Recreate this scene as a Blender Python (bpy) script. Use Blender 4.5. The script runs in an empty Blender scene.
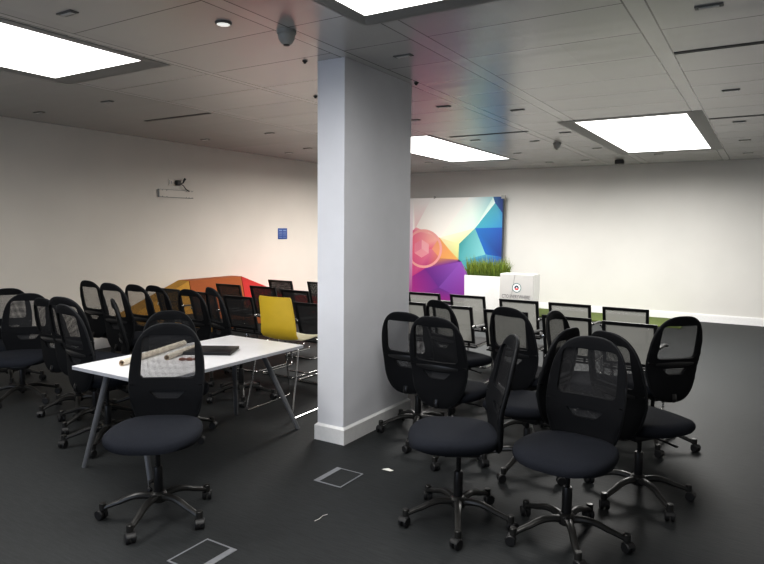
import bpy, math, random
from mathutils import Vector, Matrix
random.seed(7)
C = bpy.context.scene.collection
PI = math.pi
CEIL = 2.87

# ------------------------------------------------------------------ materials
def nt(name):
    m = bpy.data.materials.new(name); m.use_nodes = True
    t = m.node_tree; b = t.nodes['Principled BSDF']
    return m, t, b

def mat(name, col, rough=.6, metal=0., noise=0., nscale=40., bump=0., bscale=200., spec=.5, stretch=(1, 1, 1)):
    m, t, b = nt(name); N = t.nodes; L = t.links
    b.inputs['Base Color'].default_value = (*col, 1); b.inputs['Roughness'].default_value = rough
    b.inputs['Metallic'].default_value = metal; b.inputs['Specular IOR Level'].default_value = spec
    tc = N.new('ShaderNodeTexCoord'); mp = N.new('ShaderNodeMapping'); mp.inputs['Scale'].default_value = stretch
    L.new(tc.outputs['Object'], mp.inputs['Vector'])
    n = N.new('ShaderNodeTexNoise'); n.inputs['Scale'].default_value = nscale; n.inputs['Detail'].default_value = 3
    L.new(mp.outputs['Vector'], n.inputs['Vector'])
    r = N.new('ShaderNodeValToRGB'); k = max(noise, .03)
    r.color_ramp.elements[0].position = .3; r.color_ramp.elements[1].position = .7
    r.color_ramp.elements[0].color = (*[max(0, c * (1 - k)) for c in col], 1)
    r.color_ramp.elements[1].color = (*[c * (1 + k) for c in col], 1)
    L.new(n.outputs['Fac'], r.inputs['Fac']); L.new(r.outputs['Color'], b.inputs['Base Color'])
    if bump:
        n2 = N.new('ShaderNodeTexNoise'); n2.inputs['Scale'].default_value = bscale
        L.new(mp.outputs['Vector'], n2.inputs['Vector'])
        bp = N.new('ShaderNodeBump'); bp.inputs['Strength'].default_value = bump; bp.inputs['Distance'].default_value = .003
        L.new(n2.outputs['Fac'], bp.inputs['Height']); L.new(bp.outputs['Normal'], b.inputs['Normal'])
    return m

def math_node(t, op, a, b=None):
    n = t.nodes.new('ShaderNodeMath'); n.operation = op
    for i, v in enumerate((a, b)):
        if v is None: continue
        if isinstance(v, (int, float)): n.inputs[i].default_value = v
        else: t.links.new(v, n.inputs[i])
    return n.outputs[0]

def mesh_mat(name, col, cell, duty, axes=(0, 2), trans=0.0):
    """woven see-through mesh: threads on a grid in object coordinates, real holes between them"""
    m, t, b = nt(name); N = t.nodes; L = t.links
    b.inputs['Base Color'].default_value = (*col, 1); b.inputs['Roughness'].default_value = .7
    tc = N.new('ShaderNodeTexCoord'); sp = N.new('ShaderNodeSeparateXYZ'); L.new(tc.outputs['Object'], sp.inputs[0])
    hs = []
    for a in axes:
        f = math_node(t, 'FRACT', math_node(t, 'MULTIPLY', sp.outputs[a], 1 / cell))
        hs.append(math_node(t, 'GREATER_THAN', f, duty))
    hole = math_node(t, 'MULTIPLY', hs[0], hs[1])
    thread = b.outputs[0]
    if trans:
        tl = N.new('ShaderNodeBsdfTranslucent'); tl.inputs['Color'].default_value = (*col, 1); mt = N.new('ShaderNodeMixShader'); mt.inputs['Fac'].default_value = trans
        L.new(thread, mt.inputs[1]); L.new(tl.outputs[0], mt.inputs[2]); thread = mt.outputs[0]
    tr = N.new('ShaderNodeBsdfTransparent'); mx = N.new('ShaderNodeMixShader')
    L.new(hole, mx.inputs['Fac']); L.new(thread, mx.inputs[1]); L.new(tr.outputs[0], mx.inputs[2])
    L.new(mx.outputs[0], N['Material Output'].inputs['Surface'])
    return m

M = {}
M['wall'] = mat('wall_paint', (.66, .65, .625), .75, noise=.02, nscale=1.2, bump=.05, bscale=90)
M['wall_left'] = mat('wall_paint_warm', (.72, .675, .61), .75, noise=.02, nscale=1.2, bump=.05, bscale=90)
M['trim'] = mat('white_trim', (.80, .80, .80), .45, noise=.02)
M['column'] = mat('column_paint', (.73, .74, .78), .6, noise=.02, nscale=3)
M['seat'] = mat('blue_black_fabric', (.013, .015, .021), .9, noise=.25, nscale=220, bump=.3, bscale=500, spec=.2)
M['frame'] = mat('black_knit_fabric', (.0045, .005, .0065), .85, noise=.3, nscale=300, bump=.3, bscale=600, spec=.18)
M['rim'] = mat('black_edge_trim', (.007, .008, .010), .6, noise=.1, spec=.35)
M['plastic'] = mat('black_plastic', (.012, .012, .013), .38, noise=.1, nscale=30)
M['leg'] = mat('dark_grey_nylon', (.019, .0185, .0175), .36, noise=.1, nscale=30)
M['rubber'] = mat('caster_rubber', (.010, .010, .011), .5)
M['steel'] = mat('black_steel', (.012, .012, .013), .25, metal=.3)
M['chrome'] = mat('chrome', (.72, .72, .72), .16, metal=1.)
M['alu'] = mat('satin_grey_metal', (.34, .345, .36), .38, metal=.6)
M['mesh'] = mesh_mat('black_open_mesh', (.010, .010, .012), .0068, .31)
M['fine_mesh'] = mesh_mat('fine_grey_mesh', (.25, .25, .235), .006, .76, trans=.5)
M['dark_mesh'] = mesh_mat('fine_black_mesh', (.022, .022, .023), .006, .76, trans=.25)
M['slit'] = mesh_mat('narrow_open_mesh', (.02, .02, .022), .008, .55)
M['bframe'] = mat('matt_black_frame', (.008, .008, .009), .5)
M['bseat'] = mat('charcoal_upholstery', (.030, .030, .031), .75, noise=.2, nscale=250, bump=.2)
M['yellow'] = mat('yellow_shell', (.62, .43, .035), .45, noise=.05, nscale=6)
M['cream'] = mat('cream_shell', (.80, .75, .55), .45)
M['white_top'] = mat('white_laminate', (.80, .80, .82), .32, noise=.02, nscale=8)
M['table_edge'] = mat('table_edge_band', (.42, .43, .46), .5)
M['table_leg'] = mat('grey_table_leg', (.16, .165, .175), .45, metal=.2)
M['laptop'] = mat('laptop_black', (.012, .012, .014), .35)
M['paper'] = mat('rolled_paper', (.70, .64, .54), .8, noise=.05, nscale=20)
M['paper_in'] = mat('paper_inside', (.42, .33, .24), .85)
M['brown'] = mat('red_brown_wrapper', (.20, .07, .045), .6, noise=.3, nscale=60)
M['sofa_y'] = mat('yellow_upholstery', (.50, .27, .04), .85, noise=.1, nscale=80, bump=.2)
M['sofa_o'] = mat('burnt_orange_upholstery', (.36, .10, .025), .85, noise=.1, nscale=80, bump=.2)
M['sofa_r'] = mat('red_upholstery', (.50, .03, .028), .85, noise=.1, nscale=80, bump=.2)
M['sofa_b'] = mat('dark_plinth', (.03, .03, .03), .6)
M['white_box'] = mat('white_gloss_board', (.66, .66, .65), .4, noise=.01)
M['podium_front'] = mat('pale_grey_board', (.40, .395, .385), .5, noise=.02, nscale=4)
M['ink'] = mat('grey_lettering', (.07, .07, .075), .6)
M['ink_red'] = mat('red_emblem', (.55, .06, .07), .6)
M['ink_navy'] = mat('navy_emblem', (.03, .05, .09), .6)
M['ink_teal'] = mat('pale_teal_ring', (.12, .19, .19), .6)
M['soil'] = mat('dark_soil', (.03, .025, .015), .95, noise=.4)
M['turf'] = mat('artificial_turf', (.095, .125, .03), .95, noise=.35, nscale=60, bump=.6)
M['blue_sign'] = mat('blue_sign_face', (.035, .085, .30), .5, noise=.1)
M['sign_white'] = mat('pale_blue_print', (.22, .30, .52), .5)
M['dark_fit'] = mat('dark_grille', (.03, .03, .03), .5)
M['spot_rim'] = mat('spot_rim', (.13, .13, .125), .5)
M['spot_lens'] = mat('spot_lens', (.62, .62, .60), .4)
M['fit_rim'] = mat('fitting_rim', (.13, .13, .125), .45)
M['white_plastic'] = mat('white_plastic', (.66, .66, .64), .4)
M['grey_plastic'] = mat('grey_plastic', (.36, .36, .34), .45)
M['recess'] = mat('recess_frame', (.30, .30, .29), .5, noise=.03)
M['floorbox'] = mat('floor_box_metal', (.27, .28, .30), .45, metal=.35, noise=.1)
M['scrap'] = mat('paper_scrap', (.75, .74, .70), .8)
M['glass'] = None

def carpet():
    m, t, b = nt('charcoal_carpet'); N = t.nodes; L = t.links
    tc = N.new('ShaderNodeTexCoord')
    def noise(sc, scale, det=3):
        mp = N.new('ShaderNodeMapping'); mp.inputs['Scale'].default_value = sc
        L.new(tc.outputs['Object'], mp.inputs['Vector'])
        n = N.new('ShaderNodeTexNoise'); n.inputs['Scale'].default_value = scale; n.inputs['Detail'].default_value = det
        L.new(mp.outputs['Vector'], n.inputs['Vector']); return n.outputs['Fac']
    a = noise((1, 9, 1), 9); c = noise((1, 1, 1), 260); d = noise((1, 1, 1), .7)
    s = math_node(t, 'ADD', math_node(t, 'MULTIPLY', a, .55), math_node(t, 'ADD', math_node(t, 'MULTIPLY', c, .3), math_node(t, 'MULTIPLY', d, .15)))
    r = N.new('ShaderNodeValToRGB')
    r.color_ramp.elements[0].position = .36; r.color_ramp.elements[1].position = .64
    r.color_ramp.elements[0].color = (.013, .0150, .0163, 1); r.color_ramp.elements[1].color = (.027, .0295, .031, 1)
    L.new(s, r.inputs['Fac']); L.new(r.outputs['Color'], b.inputs['Base Color'])
    b.inputs['Roughness'].default_value = .62; b.inputs['Specular IOR Level'].default_value = .42
    bp = N.new('ShaderNodeBump'); bp.inputs['Strength'].default_value = .5; bp.inputs['Distance'].default_value = .004
    L.new(s, bp.inputs['Height']); L.new(bp.outputs['Normal'], b.inputs['Normal'])
    return m
M['carpet'] = carpet()

BANDS = [(-.735, -.625), (-2.045, -1.925), (-2.69, -2.58), (-3.925, -3.865), (-5.19, -5.13)]
Y0, PITCH = 3.65, .593
def ceiling_mat():
    """metal plank ceiling: seams across X every 0.59 m, runner bands along Y, slight tone change from plank to plank"""
    m, t, b = nt('metal_plank_ceiling'); N = t.nodes; L = t.links
    tc = N.new('ShaderNodeTexCoord'); sp = N.new('ShaderNodeSeparateXYZ'); L.new(tc.outputs['Object'], sp.inputs[0])
    x, y = sp.outputs[0], sp.outputs[1]
    u = math_node(t, 'MULTIPLY', math_node(t, 'SUBTRACT', y, Y0), 1 / PITCH)
    fr = math_node(t, 'FRACT', u)
    d = math_node(t, 'ABSOLUTE', math_node(t, 'SUBTRACT', fr, .5))
    seam = math_node(t, 'GREATER_THAN', d, .4925)
    band = None; edge = None
    for a, c in BANDS:
        i = math_node(t, 'MULTIPLY', math_node(t, 'GREATER_THAN', x, a), math_node(t, 'LESS_THAN', x, c))
        band = i if band is None else math_node(t, 'MAXIMUM', band, i)
        for e in (a, c):
            k = math_node(t, 'LESS_THAN', math_node(t, 'ABSOLUTE', math_node(t, 'SUBTRACT', x, e)), .005)
            edge = k if edge is None else math_node(t, 'MAXIMUM', edge, k)
    seam = math_node(t, 'MULTIPLY', seam, math_node(t, 'SUBTRACT', 1, band))
    west = math_node(t, 'LESS_THAN', x, -5.19)
    seam = math_node(t, 'MULTIPLY', seam, math_node(t, 'SUBTRACT', 1, west))
    line = math_node(t, 'MAXIMUM', seam, edge)
    col = N.new('ShaderNodeCombineXYZ')
    L.new(math_node(t, 'FLOOR', u), col.inputs[0]); L.new(math_node(t, 'FLOOR', math_node(t, 'MULTIPLY', x, .8)), col.inputs[1])
    wn = N.new('ShaderNodeTexWhiteNoise'); L.new(col.outputs[0], wn.inputs['Vector'])
    val = math_node(t, 'ADD', .58, math_node(t, 'MULTIPLY', wn.outputs['Value'], .035))
    val = math_node(t, 'ADD', val, math_node(t, 'MULTIPLY', band, .05))
    val = math_node(t, 'SUBTRACT', val, math_node(t, 'MULTIPLY', west, .06))
    val = math_node(t, 'MULTIPLY', val, math_node(t, 'SUBTRACT', 1, math_node(t, 'MULTIPLY', line, .72)))
    cc = N.new('ShaderNodeCombineColor')
    L.new(val, cc.inputs[0]); L.new(math_node(t, 'MULTIPLY', val, .99), cc.inputs[1]); L.new(math_node(t, 'MULTIPLY', val, .97), cc.inputs[2])
    L.new(cc.outputs[0], b.inputs['Base Color'])
    b.inputs['Roughness'].default_value = .26; b.inputs['Metallic'].default_value = .25
    b.inputs['Specular IOR Level'].default_value = .5
    mp = N.new('ShaderNodeMapping'); mp.inputs['Scale'].default_value = (.5, 3.2, 1); L.new(tc.outputs['Object'], mp.inputs['Vector'])
    n = N.new('ShaderNodeTexNoise'); n.inputs['Scale'].default_value = 1.1; n.inputs['Detail'].default_value = 1
    L.new(mp.outputs['Vector'], n.inputs['Vector'])
    bp = N.new('ShaderNodeBump'); bp.inputs['Strength'].default_value = .25; bp.inputs['Distance'].default_value = .02
    L.new(n.outputs['Fac'], bp.inputs['Height']); L.new(bp.outputs['Normal'], b.inputs['Normal'])
    return m
M['ceiling'] = ceiling_mat()

def emis(name, col, s):
    m, t, b = nt(name)
    b.inputs['Base Color'].default_value = (.9, .9, .9, 1)
    b.inputs['Emission Color'].default_value = (*col, 1); b.inputs['Emission Strength'].default_value = s
    return m
M['panel'] = emis('light_diffuser', (1, .985, .95), 3.0)
M['led'] = emis('led_lens', (1, 1, .95), .6)

def vcol_mat(name, rough=.55):
    m, t, b = nt(name)
    a = t.nodes.new('ShaderNodeVertexColor'); a.layer_name = 'Col'
    t.links.new(a.outputs['Color'], b.inputs['Base Color']); b.inputs['Roughness'].default_value = rough
    return m
M['print'] = vcol_mat('printed_fabric')
M['grass'] = vcol_mat('grass_blades', .6)

# ------------------------------------------------------------------ geometry kit
class G:
    def __init__(s): s.v = []; s.f = []; s.mi = []; s.c = {}
    def add(s, vs, fs, mi=0):
        o = len(s.v); s.v += [tuple(v) for v in vs]; s.f += [tuple(i + o for i in f) for f in fs]; s.mi += [mi] * len(fs)
        return s
    def box(s, a, b, mi=0, bev=0.):
        (x0, y0, z0), (x1, y1, z1) = a, b
        if not bev:
            v = [(x0, y0, z0), (x1, y0, z0), (x1, y1, z0), (x0, y1, z0), (x0, y0, z1), (x1, y0, z1), (x1, y1, z1), (x0, y1, z1)]
            return s.add(v, [(3, 2, 1, 0), (4, 5, 6, 7), (0, 1, 5, 4), (1, 2, 6, 5), (2, 3, 7, 6), (3, 0, 4, 7)], mi)
        # bevelled: rounded loops stacked in z
        e = min(bev, (x1 - x0) / 2.01, (y1 - y0) / 2.01, (z1 - z0) / 2.01); rings = []
        def ring(z, k):
            r = []; q = e - k
            for cx, cy, a0 in ((x1 - e, y1 - e, 0), (x0 + e, y1 - e, 90), (x0 + e, y0 + e, 180), (x1 - e, y0 + e, 270)):
                for d in (0, 30, 60, 90):
                    an = math.radians(a0 + d); r.append((cx + q * math.cos(an), cy + q * math.sin(an), z))
            return r
        for d in (0, 45, 90):
            a_ = math.radians(d); rings.append(ring(z0 + e - e * math.sin(PI / 2 - a_), e - e * math.sin(a_)))
        for d in (90, 45, 0):
            a_ = math.radians(d); rings.append(ring(z1 - e + e * math.sin(PI / 2 - a_), e - e * math.sin(a_)))
        return s.loft(rings, mi)
    def loft(s, rings, mi=0, cap=True, closed=True):
        n = len(rings[0]); v = [p for r in rings for p in r]; f = []
        for i in range(len(rings) - 1):
            for j in range(n if closed else n - 1):
                k = (j + 1) % n; f.append((i * n + j, i * n + k, (i + 1) * n + k, (i + 1) * n + j))
        if cap:
            f.append(tuple(reversed(range(n)))); f.append(tuple((len(rings) - 1) * n + j for j in range(n)))
        return s.add(v, f, mi)
    def lathe(s, prof, c=(0, 0), n=20, mi=0):
        return s.loft([[(c[0] + r * math.cos(2 * PI * j / n), c[1] + r * math.sin(2 * PI * j / n), z) for j in range(n)] for r, z in prof], mi)
    def tube(s, pts, r, n=8, mi=0, up=(0, 0, 1), r2=None):
        """swept elliptic tube; r / r2 numbers or lists (sideways, upward)"""
        P = [Vector(p) for p in pts]; rings = []; up = Vector(up)
        for i, p in enumerate(P):
            t = (P[min(i + 1, len(P) - 1)] - P[max(i - 1, 0)]).normalized()
            a = t.cross(up)
            if a.length < 1e-3: a = t.cross(Vector((0, 1, 0)))
            a.normalize(); b = a.cross(t).normalized()
            ra = r[i] if isinstance(r, (list, tuple)) else r
            rb = ra if r2 is None else (r2[i] if isinstance(r2, (list, tuple)) else r2)
            rings.append([tuple(p + a * (ra * math.cos(2 * PI * j / n)) + b * (rb * math.sin(2 * PI * j / n))) for j in range(n)])
        return s.loft(rings, mi)
    def xf(s, mx): s.v = [tuple(mx @ Vector(v)) for v in s.v]; return s

def fillet(pts, r, n=5):
    """round the corners of a polyline"""
    P = [Vector(p) for p in pts]; out = [P[0]]
    for i in range(1, len(P) - 1):
        a, b, c = P[i - 1], P[i], P[i + 1]
        d1 = (a - b); d2 = (c - b); q = min(r, d1.length * .45, d2.length * .45)
        p1 = b + d1.normalized() * q; p2 = b + d2.normalized() * q
        for k in range(n + 1):
            t = k / n; out.append(p1 * (1 - t) ** 2 + b * 2 * t * (1 - t) + p2 * t ** 2)
    out.append(P[-1]); return out

def mesh_of(name, g, mats, smooth=35):
    me = bpy.data.meshes.new(name); me.from_pydata(g.v, [], g.f)
    for m in (mats if isinstance(mats, (list, tuple)) else [mats]): me.materials.append(m)
    for p, i in zip(me.polygons, g.mi): p.material_index = i
    if smooth:
        me.polygons.foreach_set('use_smooth', [True] * len(me.polygons))
        me.set_sharp_from_angle(angle=math.radians(smooth))
    me.update(); return me

def obj(name, g, mats, parent=None, smooth=35):
    o = bpy.data.objects.new(name, mesh_of(name, g, mats, smooth)); C.objects.link(o)
    if parent: o.parent = parent
    return o

def tag(o, label, cat, group=None, kind=None):
    o['label'] = label; o['category'] = cat
    if group: o['group'] = group
    if kind: o['kind'] = kind
    return o

def thing(name, label, cat, loc=(0, 0, 0), rz=0., group=None):
    o = bpy.data.objects.new(name, None); o.empty_display_size = .2; C.objects.link(o)
    o.location = loc; o.rotation_euler = (0, 0, math.radians(rz))
    return tag(o, label, cat, group)

def struct(name, g, mats, parent=None, smooth=35):
    o = obj(name, g, mats, parent, smooth)
    if not parent: o['kind'] = 'structure'
    return o

def kids(o): return list(o.children)
def dup(src, loc, rz, label, dz=0., group=None):
    r = src.copy(); C.objects.link(r); r.location = loc; r.rotation_euler = (0, 0, math.radians(rz)); r['label'] = label
    if group: r['group'] = group
    for ch in kids(src):
        c = ch.copy(); C.objects.link(c); c.parent = r
        if dz and ch.name.split('.')[0] in LIFT: c.location.z += dz
        for g in kids(ch):
            d = g.copy(); C.objects.link(d); d.parent = c
    return r

# ------------------------------------------------------------------ setting
XL, XR, YB, YF = -7.52, 2.6, 12.55, -4.2
floor = struct('floor', G().box((XL - .2, YF - .2, -.15), (XR + .2, YB + .2, 0)), M['carpet'])
struct('wall_left', G().box((XL - .2, YF - .2, 0), (XL, YB + .2, CEIL + .25)), M['wall_left'])
struct('wall_back', G().box((XL, YB, 0), (XR + .2, YB + .2, CEIL + .25)), M['wall'])
struct('wall_right', G().box((XR, YF - .2, 0), (XR + .2, YB, CEIL + .25)), M['wall'])
def skirting(name, x0, y0, x1, y1):
    """board with a small rounded top edge"""
    g = G().box((x0, y0, 0), (x1, y1, .125))
    dx, dy = (x1 - x0) , (y1 - y0)
    if dx > dy: g.box((x0, y0 + dy * .35, .125), (x1, y1, .14))
    else: g.box((x0, y0, .125), (x1 - dx * .35, y1, .14))
    return struct(name, g, M['trim'])
skirting('baseboard_back', XL, YB - .022, XR, YB)
skirting('baseboard_left', XL, YF, XL + .022, YB - .022)
# front wall (behind the viewer) with a wide daylight window
WX0, WX1, WZ0, WZ1 = -5.2, -1.2, .5, 2.5
g = G().box((XL, YF - .2, 0), (XR, YF, WZ0)).box((XL, YF - .2, WZ1), (XR, YF, CEIL + .25))
g.box((XL, YF - .2, WZ0), (WX0, YF, WZ1)).box((WX1, YF - .2, WZ0), (XR, YF, WZ1))
struct('wall_front', g, M['wall'])
g = G()
for x in (WX0, (WX0 + WX1) / 2 - .03, WX1 - .06): g.box((x, YF - .14, WZ0), (x + .06, YF - .06, WZ1))
for z in (WZ0, WZ1 - .06): g.box((WX0, YF - .13, z), (WX1, YF - .07, z + .06))
struct('window_1', g, M['trim'])

# light panels and ceiling with recesses: (x0, x1, y0, y1) of each recess at ceiling level, then of its diffuser
LP = [((-5.28, -3.95, -.45, 3.30), (-5.19, -4.07, -.3, 3.13), 'long ceiling light panel nearest the wall with the cable outlet, cut by the frame'),
      ((-2.16, -.72, -.45, 3.27), (-2.07, -.82, -.3, 3.14), 'ceiling light panel above and in front of the white column'),
      ((-5.18, -3.88, 7.45, 10.86), (-5.10, -3.97, 7.52, 10.72), 'ceiling light panel above the multicoloured banner, partly behind the column'),
      ((-2.13, -.64, 7.24, 10.86), (-1.97, -.80, 7.42, 10.72), 'rectangular ceiling light panel over the rows of mesh chairs by the turf mat')]
xs = sorted({XL, XR} | {v for r, d, l in LP for v in r[:2]}); ys = sorted({YF, YB} | {v for r, d, l in LP for v in r[2:]})
g = G()
for i in range(len(xs) - 1):
    for j in range(len(ys) - 1):
        cx, cy = (xs[i] + xs[i + 1]) / 2, (ys[j] + ys[j + 1]) / 2
        if any(r[0] < cx < r[1] and r[2] < cy < r[3] for r, d, l in LP): continue
        g.add([(xs[i], ys[j], CEIL), (xs[i + 1], ys[j], CEIL), (xs[i + 1], ys[j + 1], CEIL), (xs[i], ys[j + 1], CEIL)], [(3, 2, 1, 0)])
g.box((XL, YF, CEIL + .2), (XR, YB, CEIL + .25))
struct('ceiling', g, M['ceiling'])
for r, d, lab in LP:
    t = thing('ceiling_light', lab, 'ceiling light', ((d[0] + d[1]) / 2, (d[2] + d[3]) / 2, CEIL), 0, 'recessed ceiling light panels')
    ox, oy = t.location.x, t.location.y
    def ring(q, z): return [(q[0] - ox, q[2] - oy, z), (q[1] - ox, q[2] - oy, z), (q[1] - ox, q[3] - oy, z), (q[0] - ox, q[3] - oy, z)]
    obj('recess_frame', G().loft([ring(r, .16), ring(r, -.004), ring((r[0] + .025, r[1] - .025, r[2] + .025, r[3] - .025), -.004), ring(d, .008)], cap=False), M['recess'], t, 0)
    obj('diffuser', G().box((d[0] - ox, d[2] - oy, .009), (d[1] - ox, d[3] - oy, .03)), M['panel'], t, 0)

# column with skirting
CX0, CX1, CY0, CY1 = -2.905, -2.66, 3.775, 4.77
col = thing('column', 'tall square white column standing between the two groups of chairs', 'column', ((CX0 + CX1) / 2, (CY0 + CY1) / 2, 0))
w, h = (CX1 - CX0) / 2, (CY1 - CY0) / 2
obj('shaft', G().box((-w, -h, 0), (w, h, CEIL)), M['column'], col, 0)
e = .018
obj('plinth', G().box((-w - e, -h - e, 0), (w + e, h + e, .115)).loft([[(-w - e, -h - e, .115), (w + e, -h - e, .115), (w + e, h + e, .115), (-w - e, h + e, .115)], [(-w, -h, .132), (w, -h, .132), (w, h, .132), (-w, h, .132)]]), M['trim'], col, 0)

# ------------------------------------------------------------------ task chair (round mesh back, five-star base). front is local +Y
LIFT = ('seat', 'seat_mechanism', 'gas_rod', 'back_bracket', 'backrest')
BH, BW, BZ = .64, .215, .440           # back height, half width, bottom
def back_xyz(x, z, off=0.):
    """point of the curved back shell; z from 0 (bottom) to BH; off moves along local y (front positive)"""
    t = z / BH
    y = -.224 - .02 * t - .050 * t * t + .022 * math.exp(-((t - .36) / .2) ** 2) + .018 * max(0, .25 - t) / .25
    y += .80 * x * x - .006
    return (x, y + off, BZ + z)
def outline(n=96):
    pts = []
    for i in range(n):
        a = 2 * PI * i / n; c, s_ = math.cos(a), math.sin(a); e_ = 2 / 2.75
        zn = math.copysign(abs(s_) ** e_, s_); xn = math.copysign(abs(c) ** e_, c)
        wd = BW * (1 - .07 * max(0, -zn) - .02 * max(0, zn))
        pts.append((wd * xn, BH / 2 * (1 + zn)))
    return pts
OUT = outline()
ZS = .295                              # height that divides the window half from the lower half
def ray_poly(c, a, poly):
    best = None; d = (math.cos(a), math.sin(a))
    for i in range(len(poly)):
        p, q = poly[i], poly[(i + 1) % len(poly)]
        ex, ey = q[0] - p[0], q[1] - p[1]; den = d[0] * ey - d[1] * ex
        if abs(den) < 1e-9: continue
        t = ((p[0] - c[0]) * ey - (p[1] - c[1]) * ex) / den
        u = ((p[0] - c[0]) * d[1] - (p[1] - c[1]) * d[0]) / den
        if t > 0 and -1e-6 <= u <= 1 + 1e-6 and (best is None or t < best): best = t
    return (c[0] + d[0] * best, c[1] + d[1] * best)
def halves():
    up = [p for p in OUT if p[1] > ZS]; lo = [p for p in OUT if p[1] <= ZS]
    def cut():
        xs_ = [ray_poly((0, ZS), a, OUT)[0] for a in (0, PI)]; return max(xs_), min(xs_)
    xr, xl = cut()
    up = sorted(up, key=lambda p: math.atan2(p[1] - ZS, p[0])); lo = sorted(lo, key=lambda p: math.atan2(p[1] - ZS, p[0]))
    return [(xr, ZS)] + up + [(xl, ZS)], [(xl, ZS)] + lo + [(xr, ZS)]
def rrect(x0, z0, x1, z1, x0b, x1b, r, n=6):
    """rounded quad, x0/x1 at the top and x0b/x1b at the bottom"""
    P = [(x1b, z0), (x1, z1), (x0, z1), (x0b, z0)]; out = []
    for i in range(4):
        a, b, c = Vector(P[i - 1]), Vector(P[i]), Vector(P[(i + 1) % 4])
        p1 = b + (a - b).normalized() * r; p2 = b + (c - b).normalized() * r
        for k in range(n + 1):
            t = k / n; q = p1 * (1 - t) ** 2 + b * 2 * t * (1 - t) + p2 * t * t; out.append((q.x, q.y))
    return out
WIN = rrect(-.154, .325, .154, .575, -.166, .166, .036)
SLIT = rrect(-.110, .205, .110, .255, -.06, .06, .018)
def edge_dist(p):
    return min(math.hypot(p[0] - q[0], p[1] - q[1]) for q in OUT)
def back_shell():
    g = G(); TH = .016
    def thick(p):
        d = min(edge_dist(p) / .022, 1); return TH * math.sqrt(max(.06, 1 - (1 - d) ** 2))
    up, lo = halves()
    for poly, hole, c in ((up, WIN, (0, .45)), (lo, SLIT, (0, .232))):
        N_, K = 72, 6; grid = []
        for k in range(K + 1):
            f = k / K; ring = []
            for i in range(N_):
                a = 2 * PI * i / N_ + .0001
                p, q = ray_poly(c, a, poly), ray_poly(c, a, hole)
                ff = 1 - (1 - f) ** 1.5
                ring.append((q[0] * (1 - ff) + p[0] * ff, q[1] * (1 - ff) + p[1] * ff))
            grid.append(ring)
        for sgn in (1, -1):
            vs = [back_xyz(p[0], p[1], sgn * thick(p)) for r in grid for p in r]; fs = []
            for k in range(K):
                for i in range(N_):
                    j = (i + 1) % N_; q = (k * N_ + i, k * N_ + j, (k + 1) * N_ + j, (k + 1) * N_ + i)
                    fs.append(q if sgn < 0 else q[::-1])
            g.add(vs, fs)
        # close the hole edge and the outer edge
        for r in (grid[0], grid[-1]):
            vs = [back_xyz(p[0], p[1], thick(p)) for p in r] + [back_xyz(p[0], p[1], -thick(p)) for p in r]
            g.add(vs, [(i, (i + 1) % N_, N_ + (i + 1) % N_, N_ + i) for i in range(N_)])
    return g
def patch(poly, off=0.):
    """curved sheet filling a convex outline"""
    cx = sum(p[0] for p in poly) / len(poly); cz = sum(p[1] for p in poly) / len(poly); n = len(poly); K = 5
    vs = [back_xyz(cx, cz, off)]; fs = []
    for k in range(1, K + 1):
        vs += [back_xyz(cx + (p[0] - cx) * k / K, cz + (p[1] - cz) * k / K, off) for p in poly]
    for i in range(n):
        j = (i + 1) % n; fs.append((0, 1 + i, 1 + j))
        for k in range(K - 1): a = 1 + k * n; fs.append((a + i, a + n + i, a + n + j, a + j))
    return G().add(vs, fs)
def seat_shell():
    g = G(); N_ = 56
    def ring(s_, z, fy=0.):
        r = []
        for i in range(N_):
            a = 2 * PI * i / N_; c, q = math.cos(a), math.sin(a); e_ = 2 / 3.0
            x = math.copysign(abs(c) ** e_, c); y = math.copysign(abs(q) ** e_, q)
            wd = .256 * (1 - .10 * max(0, -y) - .05 * max(0, y) ** 3)
            zz = z - (.028 * max(0, y * s_) ** 4 if z > .50 else 0)
            r.append((wd * x * s_, .035 + .250 * y * s_, zz + fy * y))
        return r
    rings = [ring(.60, 0.4720), ring(.86, 0.4760), ring(.955, 0.4880), ring(.99, 0.5070), ring(1.0, 0.5230), ring(.985, 0.5390), ring(.94, 0.5500), ring(.8, 0.5570), ring(.5, 0.5595), ring(.2, 0.5610), ring(.02, 0.5612)]
    return g.loft(rings)
def leg_geo(k):
    g = G(); n = 12; pts = []; ra = []; rb = []
    for i in range(n + 1):
        t = i / n; r = .03 + .268 * t
        z = .118 + .012 * math.sin(PI * min(1, t * 1.5)) - .052 * t ** 2.2
        pts.append((r, 0, z)); ra.append(.024 - .008 * t); rb.append(.021 - .008 * t)
    g.tube(pts, ra, 10, r2=rb)
    g.lathe([(.012, .052), (.019, .056), (.019, .092), (.016, .096), (.004, .097)], (.302, 0), 12)
    return g.xf(Matrix.Rotation(math.radians(90 + 72 * k), 4, 'Z'))
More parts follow.
